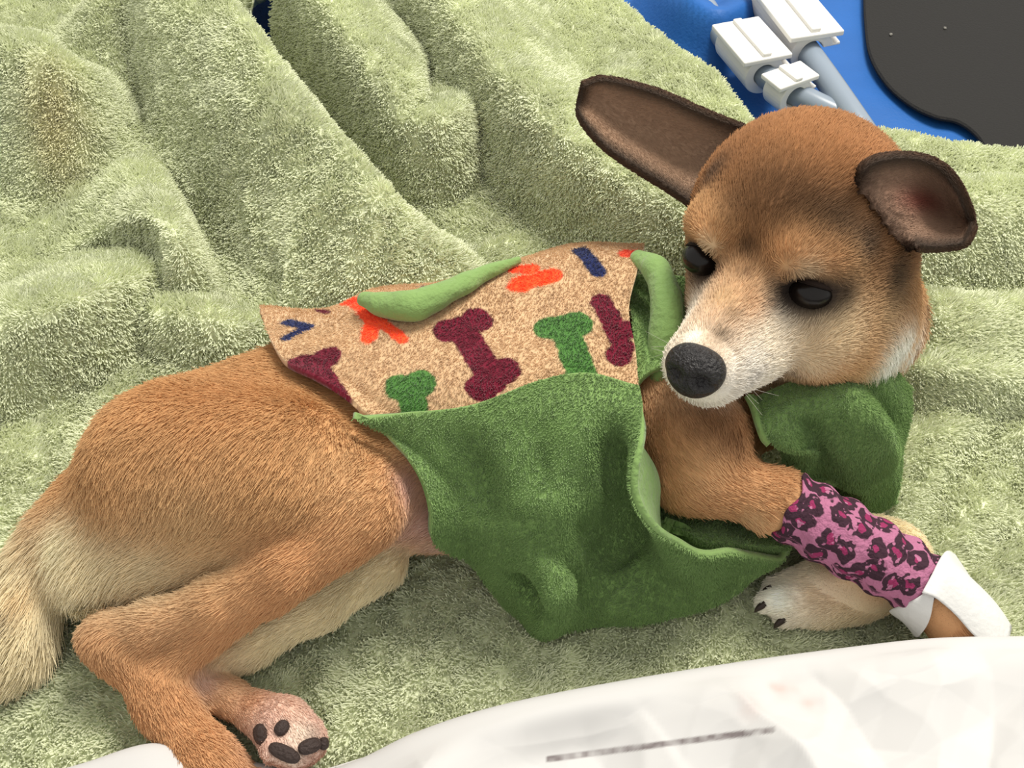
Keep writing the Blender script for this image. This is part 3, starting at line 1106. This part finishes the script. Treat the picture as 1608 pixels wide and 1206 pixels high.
cloth('printed_back_panel', TANROWS, 420, 260, print_colour, coat, wr=0.0006, wf=50, fuzz=60000, material=M_print, fg=None)
FLAP = [
    [(552, 660, .083), (640, 648, .085), (740, 636, .087), (850, 598, .091), (925, 584, .093), (1004, 604, .089)],
    [(600, 720, .066), (680, 720, .074), (770, 710, .080), (860, 690, .086), (945, 680, .085), (1012, 690, .088)],
    [(645, 780, .055), (715, 780, .062), (800, 780, .070), (880, 775, .074), (945, 770, .062), (1028, 770, .078)],
    [(700, 850, .040), (760, 850, .050), (830, 850, .058), (890, 850, .056), (950, 845, .040), (1070, 838, .060)],
    [(752, 905, .026), (805, 912, .036), (868, 915, .044), (908, 920, .030), (985, 915, .030), (1150, 868, .046)],
    [(795, 960, .010), (838, 985, .012), (885, 988, .014), (945, 988, .010), (1060, 968, .014), (1265, 886, .026)],
]
cloth('belly_flap', FLAP, 220, 220, GREEN, coat, wr=0.0010, wf=45, fuzz=60000, folds=[
    ([(985, 612), (1010, 690), (1022, 770), (1050, 850), (1105, 915)], .0100, .0065),
    ([(952, 640), (972, 720), (992, 800), (985, 880), (955, 950)], -.0140, .0080),
    ([(925, 610), (930, 700), (935, 780), (915, 830)], .0060, .0080),
    ([(872, 870), (860, 930), (852, 1010)], .0090, .0060),
    ([(800, 900), (838, 932), (868, 930)], -.0120, .0050),
    ([(720, 660), (742, 740), (760, 820)], -.0065, .0080),
    ([(830, 640), (850, 720), (850, 790)], -.0060, .0080),
    ([(1060, 930), (1130, 945), (1200, 920)], .0040, .0060),
    ([(965, 850), (1010, 905), (1060, 935)], -.0050, .0060),
])
CHEST = [
    [(1140, 645, .072), (1220, 606, .078), (1300, 578, .080), (1385, 566, .078), (1434, 608, .060)],
    [(1172, 672, .072), (1240, 648, .078), (1310, 625, .080), (1388, 612, .074), (1430, 655, .052)],
    [(1200, 705, .066), (1258, 692, .070), (1320, 685, .070), (1392, 680, .060), (1418, 705, .040)],
    [(1228, 745, .050), (1285, 742, .052), (1340, 745, .050), (1392, 745, .038), (1412, 765, .022)],
    [(1250, 800, .018), (1310, 805, .020), (1350, 806, .018), (1388, 802, .010), (1406, 798, .006)],
]
cloth('chest_panel', CHEST, 150, 150, GREEN, coat, wr=0.0008, wf=55, fuzz=26000, F_=FIELD_BODY, folds=[
    ([(1245, 640), (1280, 680), (1290, 740), (1280, 780)], -.0075, .0045),
    ([(1300, 600), (1370, 660), (1400, 740)], .0070, .0065),
    ([(1330, 580), (1395, 640), (1412, 690)], -.0060, .0045),
    ([(1290, 640), (1320, 710), (1310, 780)], -.0040, .0070),
])
LEGHOLE = [
    [(1030, 745, .040), (1085, 785, .036), (1165, 808, .034), (1250, 800, .034)],
    [(1045, 795, .048), (1095, 840, .044), (1175, 852, .040), (1262, 835, .036)],
    [(1060, 840, .040), (1120, 875, .034), (1190, 872, .032), (1268, 866, .030)],
]
cloth('leg_opening', LEGHOLE, 80, 40, GREEN, coat, wr=0.0008, fuzz=10000)


def roll(name, pts, colour, parent, flat=None, fuzz=0):
    W = [at(x, y, z) for x, y, z, r in pts]
    V, F = tube(W, [pxr(w, p[3]) for w, p in zip(W, pts)], 28, 14, flat)
    N = vnormals(V, np.array([f if len(f) == 4 else f + [f[-1]] for f in F]))
    V = V + N * (0.0006 * noise(V, 160, 61))[:, None]
    c = np.tile(colour, (len(V), 1)) * (1 + 0.05 * noise(V, 200, 62))[:, None]
    return mesh_obj(name, V, F, M_green, parent, colors=c)


roll('folded_hem', [(568, 470, .086, 10), (600, 478, .088, 20), (650, 480, .090, 24), (710, 455, .090, 19), (760, 430, .088, 13), (815, 408, .086, 6)], GREEN, coat)
roll('collar_roll', [(1000, 404, .088, 12), (1030, 424, .092, 22), (1048, 480, .092, 27), (1044, 540, .086, 25), (1034, 600, .076, 16)], GREEN, coat)
cloth('collar_lining', [
    [(985, 430, .072), (1040, 428, .070), (1100, 440, .066)],
    [(990, 485, .078), (1040, 482, .070), (1108, 500, .066)],
    [(998, 545, .080), (1038, 552, .072), (1095, 570, .066)],
    [(1004, 605, .080), (1038, 606, .074), (1085, 622, .066)]], 60, 70, GREEN, coat, wr=0.001, F_=FIELD_BODY, fuzz=6000, fg=None)

# ------------------------------------------------------------------ bandage and tape on the fore leg
def bandage_material():
    m = bpy.data.materials.new('leopard_bandage')
    m.use_nodes = True
    nt = m.node_tree
    b = nt.nodes['Principled BSDF']
    b.inputs['Roughness'].default_value = 0.9
    b.inputs['Specular IOR Level'].default_value = 0.1
    tc = nt.nodes.new('ShaderNodeTexCoord')
    uv = nt.nodes.new('ShaderNodeAttribute')
    uv.attribute_name = 'wrap_uv'
    nz = nt.nodes.new('ShaderNodeTexNoise')
    nz.inputs['Scale'].default_value = 260
    nz.inputs['Detail'].default_value = 2
    nt.links.new(uv.outputs['Vector'], nz.inputs['Vector'])
    sc_ = nt.nodes.new('ShaderNodeVectorMath')
    sc_.operation = 'SCALE'
    sc_.inputs['Scale'].default_value = 0.005
    nt.links.new(nz.outputs['Color'], sc_.inputs[0])
    ad = nt.nodes.new('ShaderNodeVectorMath')
    ad.operation = 'ADD'
    nt.links.new(uv.outputs['Vector'], ad.inputs[0])
    nt.links.new(sc_.outputs['Vector'], ad.inputs[1])
    vo = nt.nodes.new('ShaderNodeTexVoronoi')
    vo.voronoi_dimensions = '2D'
    vo.inputs['Scale'].default_value = 138
    vo.inputs['Randomness'].default_value = 0.75
    nt.links.new(ad.outputs['Vector'], vo.inputs['Vector'])
    rp = nt.nodes.new('ShaderNodeValToRGB')
    e = rp.color_ramp.elements
    pk, mg, bk = (*srgb(176, 112, 142), 1), (*srgb(144, 52, 92), 1), (*srgb(64, 44, 54), 1)
    e[0].position, e[0].color = 0.0, mg
    e[1].position, e[1].color = 0.17, mg
    for pos, c in ((0.20, bk), (0.48, bk), (0.53, pk), (1.0, pk)):
        k = e.new(pos)
        k.color = c
    nt.links.new(vo.outputs['Distance'], rp.inputs['Fac'])
    # gaps that open the rosettes
    n2 = nt.nodes.new('ShaderNodeTexNoise')
    n2.inputs['Scale'].default_value = 300
    nt.links.new(uv.outputs['Vector'], n2.inputs['Vector'])
    mr = nt.nodes.new('ShaderNodeMapRange')
    mr.inputs['From Min'].default_value = 0.58
    mr.inputs['From Max'].default_value = 0.61
    nt.links.new(n2.outputs['Fac'], mr.inputs['Value'])
    mx = nt.nodes.new('ShaderNodeMix')
    mx.data_type = 'RGBA'
    nt.links.new(mr.outputs['Result'], mx.inputs['Factor'])
    nt.links.new(rp.outputs['Color'], mx.inputs['A'])
    mx.inputs['B'].default_value = pk
    nt.links.new(mx.outputs['Result'], b.inputs['Base Color'])
    # crinkled weave
    wv = nt.nodes.new('ShaderNodeTexNoise')
    wv.inputs['Scale'].default_value = 700
    nt.links.new(tc.outputs['Object'], wv.inputs['Vector'])
    bp = nt.nodes.new('ShaderNodeBump')
    bp.inputs['Strength'].default_value = 0.6
    bp.inputs['Distance'].default_value = 0.0015
    nt.links.new(wv.outputs['Fac'], bp.inputs['Height'])
    nt.links.new(bp.outputs['Normal'], b.inputs['Normal'])
    return m


def wrap(name, pts, m, label, cat, th=0.0012, parent=None, flat=0.95):
    W = catmull(np.array([[*at(x, y, z), pxr(at(x, y, z), r)] for x, y, z, r in pts]), 90)
    P, R = W[:, :3], W[:, 3]
    T = np.gradient(P, axis=0)
    T /= np.linalg.norm(T, axis=1, keepdims=True)
    n = 72
    a = np.linspace(0, 2 * math.pi, n, endpoint=False)
    V = []
    for i in range(90):
        s = np.cross(T[i], [0, 0, 1.0])
        s /= np.linalg.norm(s)
        b = np.cross(s, T[i])
        u = i / 89
        turn = 0.0007 * np.sin(u * 2 * math.pi * 5 + a)            # overlapping turns of the wrap
        rag = 0.0010 * np.sin(a * 5 + 1) * (abs(u - .5) * 2) ** 6
        r = R[i] + turn + 0.0005 * noise(np.stack([np.cos(a) * 3, np.sin(a) * 3, a * 0 + u * 9], -1), 1.3, 71)
        V.append(P[i] + T[i] * rag[:, None] + r[:, None] * (np.cos(a)[:, None] * s + np.sin(a)[:, None] * b * flat))
    V = np.array(V)
    O = V.reshape(-1, 3)
    I = (P[:, None] + (V - P[:, None]) * 0.93).reshape(-1, 3)
    F = grid_faces(n, 90, True)
    N = len(O)
    k = np.arange(n)
    k2 = np.roll(k, -1)
    e0 = np.stack([k2, k, k + N, k2 + N], -1)
    e1 = e0[:, ::-1] + 89 * n
    o = mesh_obj(name, np.concatenate([O, I]), np.concatenate([F, F[:, ::-1] + N, e0, e1]), m, parent)
    Ls = np.concatenate([[0], np.cumsum(np.linalg.norm(np.diff(P, axis=0), axis=1))])
    aa = np.minimum(a, 2 * math.pi - a)
    uv = np.stack([(aa[None, :] * R[:, None]), Ls[:, None] * np.ones((1, n)), np.where(a > math.pi, 0.5, 0.0)[None, :] * np.ones((90, 1))], -1).reshape(-1, 3)
    at_ = o.data.attributes.new('wrap_uv', 'FLOAT_VECTOR', 'POINT')
    at_.data.foreach_set('vector', np.tile(uv, (2, 1)).astype(np.float32).ravel())
    if label:
        tag(o, label, cat)
    return o


wrap('leg_bandage', [(1236, 792, .053, 55), (1290, 822, .050, 58), (1350, 858, .045, 58), (1410, 893, .040, 56), (1462, 925, .036, 50)], bandage_material(),
     'pink leopard-print bandage wrapped around the stretched fore leg', 'bandage')
M_tape = mat('white_tape', tuple(srgb(214, 214, 212)), 0.6, bump=0.2, bump_scale=500)
tape = empty('adhesive_tape', tuple(at(1480, 950, 0.02)))
tag(tape, 'strip of white tape sticking out from the end of the pink bandage', 'tape')
for nm, rows in (('tape_strip', [[(1448, 930, .046), (1482, 868, .046), (1500, 870, .030)],
                                 [(1470, 938, .046), (1500, 895, .046), (1528, 912, .026)],
                                 [(1500, 965, .040), (1522, 930, .041), (1540, 940, .024)],
                                 [(1530, 1000, .034), (1548, 965, .035), (1560, 975, .022)],
                                 [(1556, 1010, .028), (1572, 988, .029), (1585, 1000, .020)]]),
                 ('tape_end', [[(1435, 935, .030), (1462, 925, .040)], [(1436, 960, .026), (1462, 955, .038)], [(1450, 990, .020), (1458, 985, .028)]])):
    G = smooth_grid(conform(patch([[at(*p) for p in r] for r in rows], 30, 30), 0.0032, it=3), 3)
    V, F, _ = shell(G, 0.0006)
    mesh_obj(nm, V, F, M_tape, tape)

# ------------------------------------------------------------------ crinkled white paper in front
def crumple(X, Y, size, seed, ang):
    """heights on a jittered triangle lattice, linear in each triangle: flat facets with sharp creases"""
    c, sn = math.cos(ang), math.sin(ang)
    x, y = (X * c - Y * sn) / size, (X * sn + Y * c) / size
    x = x + 0.35 * noise(np.stack([x, y, 0 * x], -1), 0.7, seed + 3)
    y = y + 0.35 * noise(np.stack([y, x, 0 * x], -1), 0.7, seed + 4)
    i, j = np.floor(x).astype(np.int64), np.floor(y).astype(np.int64)
    fx, fy = x - i, y - j
    k = np.full_like(i, seed)
    h = lambda a, b: _hash(i + a, j + b, k) * 2 - 1
    up = fx + fy > 1
    lo_ = h(0, 0) * (1 - fx - fy) + h(1, 0) * fx + h(0, 1) * fy
    hi_ = h(1, 1) * (fx + fy - 1) + h(0, 1) * (1 - fx) + h(1, 0) * (1 - fy)
    return np.where(up, hi_, lo_)


def make_paper():
    edge = catmull(np.array([(40, 1225, .020), (140, 1196, .022), (250, 1166, .024), (340, 1184, .020), (430, 1204, .016), (520, 1212, .016), (600, 1172, .022), (720, 1126, .028), (860, 1091, .032), (1080, 1052, .036), (1300, 1021, .040), (1460, 1003, .042), (1640, 999, .044)], float), 14)
    rows = []
    for dpy, dz in ((26, -.030), (8, -.012), (0, 0), (24, .0035), (60, .004), (110, .004), (190, .006), (300, .010)):
        rows.append([at(x, y + dpy, max(z + dz, .006)) for x, y, z in edge])
    nu_, nv_ = 460, 260
    G = patch(rows, nu_, nv_)
    v = np.linspace(0, 1, nv_)[:, None]
    n = grid_normals(G)
    if ((CAM - G) * n).sum() < 0:
        n = -n
    # sharp creases: several folded noise layers, absent on the smooth rolled edge
    cr = crumple(G[..., 0], G[..., 1], .040, 5, .4) * .0085 + crumple(G[..., 0], G[..., 1], .021, 6, 1.1) * .0050 + crumple(G[..., 0], G[..., 1], .010, 7, 2.0) * .0016
    xr = (G[..., 0] + 0.05) / 0.2
    G = G + n * (cr * sstep(0.40, 0.66, v + 0.16 * np.clip(xr, -0.6, 0.8) - 0.05))[..., None]
    low = blanket_h(G[..., 0], G[..., 1]) + 0.003
    G[..., 2] = np.maximum(G[..., 2], low)
    V, F, _ = shell(G, 0.0008)
    N = nu_ * nv_
    P = V[:N]
    c = np.tile(srgb(203, 202, 201), (N, 1))
    pt = BVHTree.FromPolygons([tuple(q) for q in P], [tuple(f) for f in grid_faces(nu_, nv_).tolist()])
    d = np.full(N, 1e9)
    L = [hit(862 + 352 * q, 1192 - 46 * q, pt) for q in np.linspace(0, 1, 40)]
    for a, b in zip(L[:-1], L[1:]):
        ba = b - a
        t = np.clip(((P - a) @ ba) / (ba @ ba), 0, 1)
        d = np.minimum(d, np.linalg.norm(P - a - t[:, None] * ba, axis=1))
    m = sstep(0.0012, 0.0006, d) * np.clip(0.75 + 0.5 * noise(P, 500, 84), 0, 1)
    c = c * (1 - m[:, None]) + srgb(120, 112, 112) * m[:, None]
    for x, y, rx, st in ((1230, 1085, 20, .35), (1270, 1105, 16, .35), (1180, 1105, 22, .2), (1210, 1078, 9, .3), (1250, 1082, 12, .3)):
        p = hit(x, y, pt)
        w = st * np.exp(-(np.linalg.norm(P - p, axis=1) / pxr(p, rx)) ** 2) * np.clip(0.8 + noise(P, 260, 85), 0, 1)
        c = c * (1 - w[:, None]) + srgb(190, 130, 110) * w[:, None]
    o = mesh_obj('paper_sheet', V, F, mat('crinkled_paper', attr='tint', rough=0.7, spec=0.2), colors=np.tile(c, (2, 1)))
    tag(o, 'crinkled white paper sheet with a rolled edge in front of the dog', 'paper')


make_paper()

# ------------------------------------------------------------------ blue fabric, black mat, clips and tubes behind
bx, by = np.meshgrid(np.arange(-0.44, 0.52, 0.003), np.arange(-0.27, 0.62, 0.003))
Pb = np.stack([bx, by, 0 * bx], -1)
BZ = -0.016 + 0.0010 * noise(Pb, 30, 91)
for crest, hs, wn, wf in (([(1030, -70), (1085, -12), (1135, 10), (1190, -25), (1240, -90)], [.020, .034, .034, .030, .012], .010, .03),
                          ([(1000, 20), (1060, 90), (1120, 150), (1180, 220)], [.004, .004, .004, .004], .004, .010)):
    L = np.array([at(x, y, hs[1] - 0.014) for x, y in smooth_line(crest)])[:, :2]
    d, t = poly_dist(bx, by, L)
    h = np.interp(t, np.linspace(0, 1, len(hs)), hs)
    BZ = BZ + h * np.exp(-np.abs(d / np.where(d > 0, wf, wn)) ** 2)
Gb = np.stack([bx, by, BZ], -1)
V, F, _ = shell(Gb, 0.002)
blue = mesh_obj('blue_fabric', V, F, mat('blue_nylon', tuple(srgb(34, 94, 166)), 0.55, bump=0.15, bump_scale=600, vary=0.06))
tag(blue, 'smooth bright blue fabric showing beyond the blanket edge', 'fabric')

# black mat with a rounded outline
out = catmull(np.array([(1352, -120), (1356, -40), (1358, 30), (1366, 85), (1392, 130), (1430, 163), (1470, 182), (1505, 190), (1535, 212), (1560, 250), (1600, 300), (1700, 330), (2050, 330), (2100, 0), (2100, -160), (1700, -200), (1352, -120)], float), 160)
ZM = -0.0095
top = np.array([at(x, y, ZM) for x, y in out[:-1]])
n = len(top)
low = top - np.array([0, 0, 0.0022])
mid = top.mean(0)
ins = top + (mid - top) / np.linalg.norm(mid - top, axis=1, keepdims=True) * 0.001
top2 = top - np.array([0, 0, 0.001])
Vm = np.concatenate([ins, top2, low])
Fm = [list(range(n)), [2 * n + i for i in range(n)][::-1]] + [[i, n + i, n + (i + 1) % n, (i + 1) % n] for i in range(n)] + [[n + i, 2 * n + i, 2 * n + (i + 1) % n, n + (i + 1) % n] for i in range(n)]
mt = mesh_obj('black_mat', Vm, Fm, mat('black_rubber', tuple(srgb(36, 35, 34)), 0.85, bump=0.3, bump_scale=900), smooth=False)
tag(mt, 'matt black mat with a rounded edge on the blue fabric', 'mat')
M_lint = mat('lint', tuple(srgb(120, 118, 112)), 0.9)
for (x, y), lb in (((1399, 54), 'pale lint speck on the black mat, the one nearer the blue fabric'), ((1484, 44), 'pale lint speck on the black mat, the one farther from the blue fabric')):
    S, F = uv_sphere(10, 8)
    p = at(x, y, ZM + 0.0006)
    S = S * (1 + 0.3 * noise(S, 2.1, x))[:, None]
    tag(mesh_obj('lint_speck', p + S * [0.0010, 0.0012, 0.0007], F, M_lint), lb, 'lint', 'lint specks on the black mat')

M_clip = mat('white_plastic', tuple(srgb(226, 224, 220)), 0.45, spec=0.4)
M_tube = mat('grey_tubing', tuple(srgb(134, 146, 160)), 0.3, spec=0.5)


def c_clip(parent, axis_a, axis_b, r_in, r_out, gap_deg, name, roll_deg=0.0, wings=None):
    """a split sleeve around the axis a->b, open over gap_deg, with optional flat wings at the lips"""
    T = axis_b - axis_a
    L = np.linalg.norm(T)
    T = T / L
    s = np.cross(T, [0, 0, 1.0])
    s /= np.linalg.norm(s)
    u = np.cross(s, T)
    g = math.radians(gap_deg) / 2
    a = np.linspace(g, 2 * math.pi - g, 30) + math.radians(roll_deg)
    prof = [(r_out * math.cos(t), r_out * math.sin(t)) for t in a]
    if wings:
        t = a[-1]
        prof += [((r_out + wings) * math.cos(t), (r_out + wings) * math.sin(t)), ((r_out + wings) * math.cos(t + .12), (r_out + wings) * math.sin(t + .12))]
    prof += [(r_in * math.cos(t), r_in * math.sin(t)) for t in a[::-1]]
    if wings:
        t = a[0]
        prof += [((r_out + wings) * math.cos(t - .12), (r_out + wings) * math.sin(t - .12)), ((r_out + wings) * math.cos(t), (r_out + wings) * math.sin(t))]
    prof = np.array(prof)
    k = len(prof)
    R0 = axis_a + prof[:, :1] * s + prof[:, 1:] * u
    V = np.concatenate([R0, R0 + T * L])
    F = [[i, (i + 1) % k, k + (i + 1) % k, k + i] for i in range(k)] + [list(range(k))[::-1], list(range(k, 2 * k))]
    o = mesh_obj(name, V, F, M_clip, parent, smooth=False)
    # flat grip plate on the upper side, wider than the sleeve, with a raised rib
    for nm, w_, z0, z1, l0, l1 in (('grip_plate', r_out * 1.25, r_out * 0.72, r_out * 0.98, -.04, 1.04), ('grip_rib', r_out * .22, r_out * .9, r_out * 1.16, 0.0, 1.0)):
        q = np.array([(x_, z_, l_) for l_ in (l0, l1) for z_ in (z0, z1) for x_ in (-w_, w_)])
        Vp = axis_a + q[:, :1] * s + q[:, 1:2] * u + q[:, 2:] * T * L
        pl = mesh_obj(nm, Vp, [(0, 1, 3, 2), (4, 6, 7, 5), (0, 4, 5, 1), (2, 3, 7, 6), (0, 2, 6, 4), (1, 5, 7, 3)], M_clip, o, smooth=False)
        bv = pl.modifiers.new('bevel', 'BEVEL')
        bv.width = 0.0007
        bv.segments = 2
    m = o.modifiers.new('bevel', 'BEVEL')
    m.width = 0.0006
    m.segments = 2
    m.limit_method = 'ANGLE'
    return o


def tube_thing(name, pts, label):
    W = [at(x, y, z) for x, y, z, r in pts]
    V, F = tube(W, [pxr(w, p[3]) for w, p in zip(W, pts)], 24, 8)
    o = mesh_obj(name, V, F, M_tube)
    tag(o, label, 'tube', 'grey tubes on the blue fabric')
    return o


tube_thing('grey_tube', [(1180, -20, .010, 20), (1235, 40, .010, 20), (1285, 105, .010, 20), (1345, 190, .008, 20), (1385, 250, .002, 20)], 'grey tube held by the larger white clip nearer the black mat')
tube_thing('grey_tube', [(1105, 10, .004, 19), (1150, 75, .006, 19), (1215, 128, .006, 19), (1275, 160, .006, 19), (1340, 190, .004, 19)], 'grey tube held by the small white clips nearer the blanket')
c_clip(None, at(1210, 0, .012), at(1275, 82, .012), .0066, .0125, 70, 'tube_clip', 200, .004)
tag(bpy.data.objects['tube_clip'], 'large white plastic clip on the grey tube nearest the black mat', 'clip', 'white plastic tube clips')
o = c_clip(None, at(1152, 62, .008), at(1200, 118, .008), .0060, .0115, 70, 'tube_clip', 200, .004)
tag(o, 'white plastic clip on the lower grey tube, beside the blanket edge', 'clip', 'white plastic tube clips')
o = c_clip(None, at(1222, 132, .008), at(1250, 154, .008), .0060, .0105, 70, 'tube_clip', 200, .003)
tag(o, 'narrow white plastic clip end just above the head of the dog', 'clip', 'white plastic tube clips')
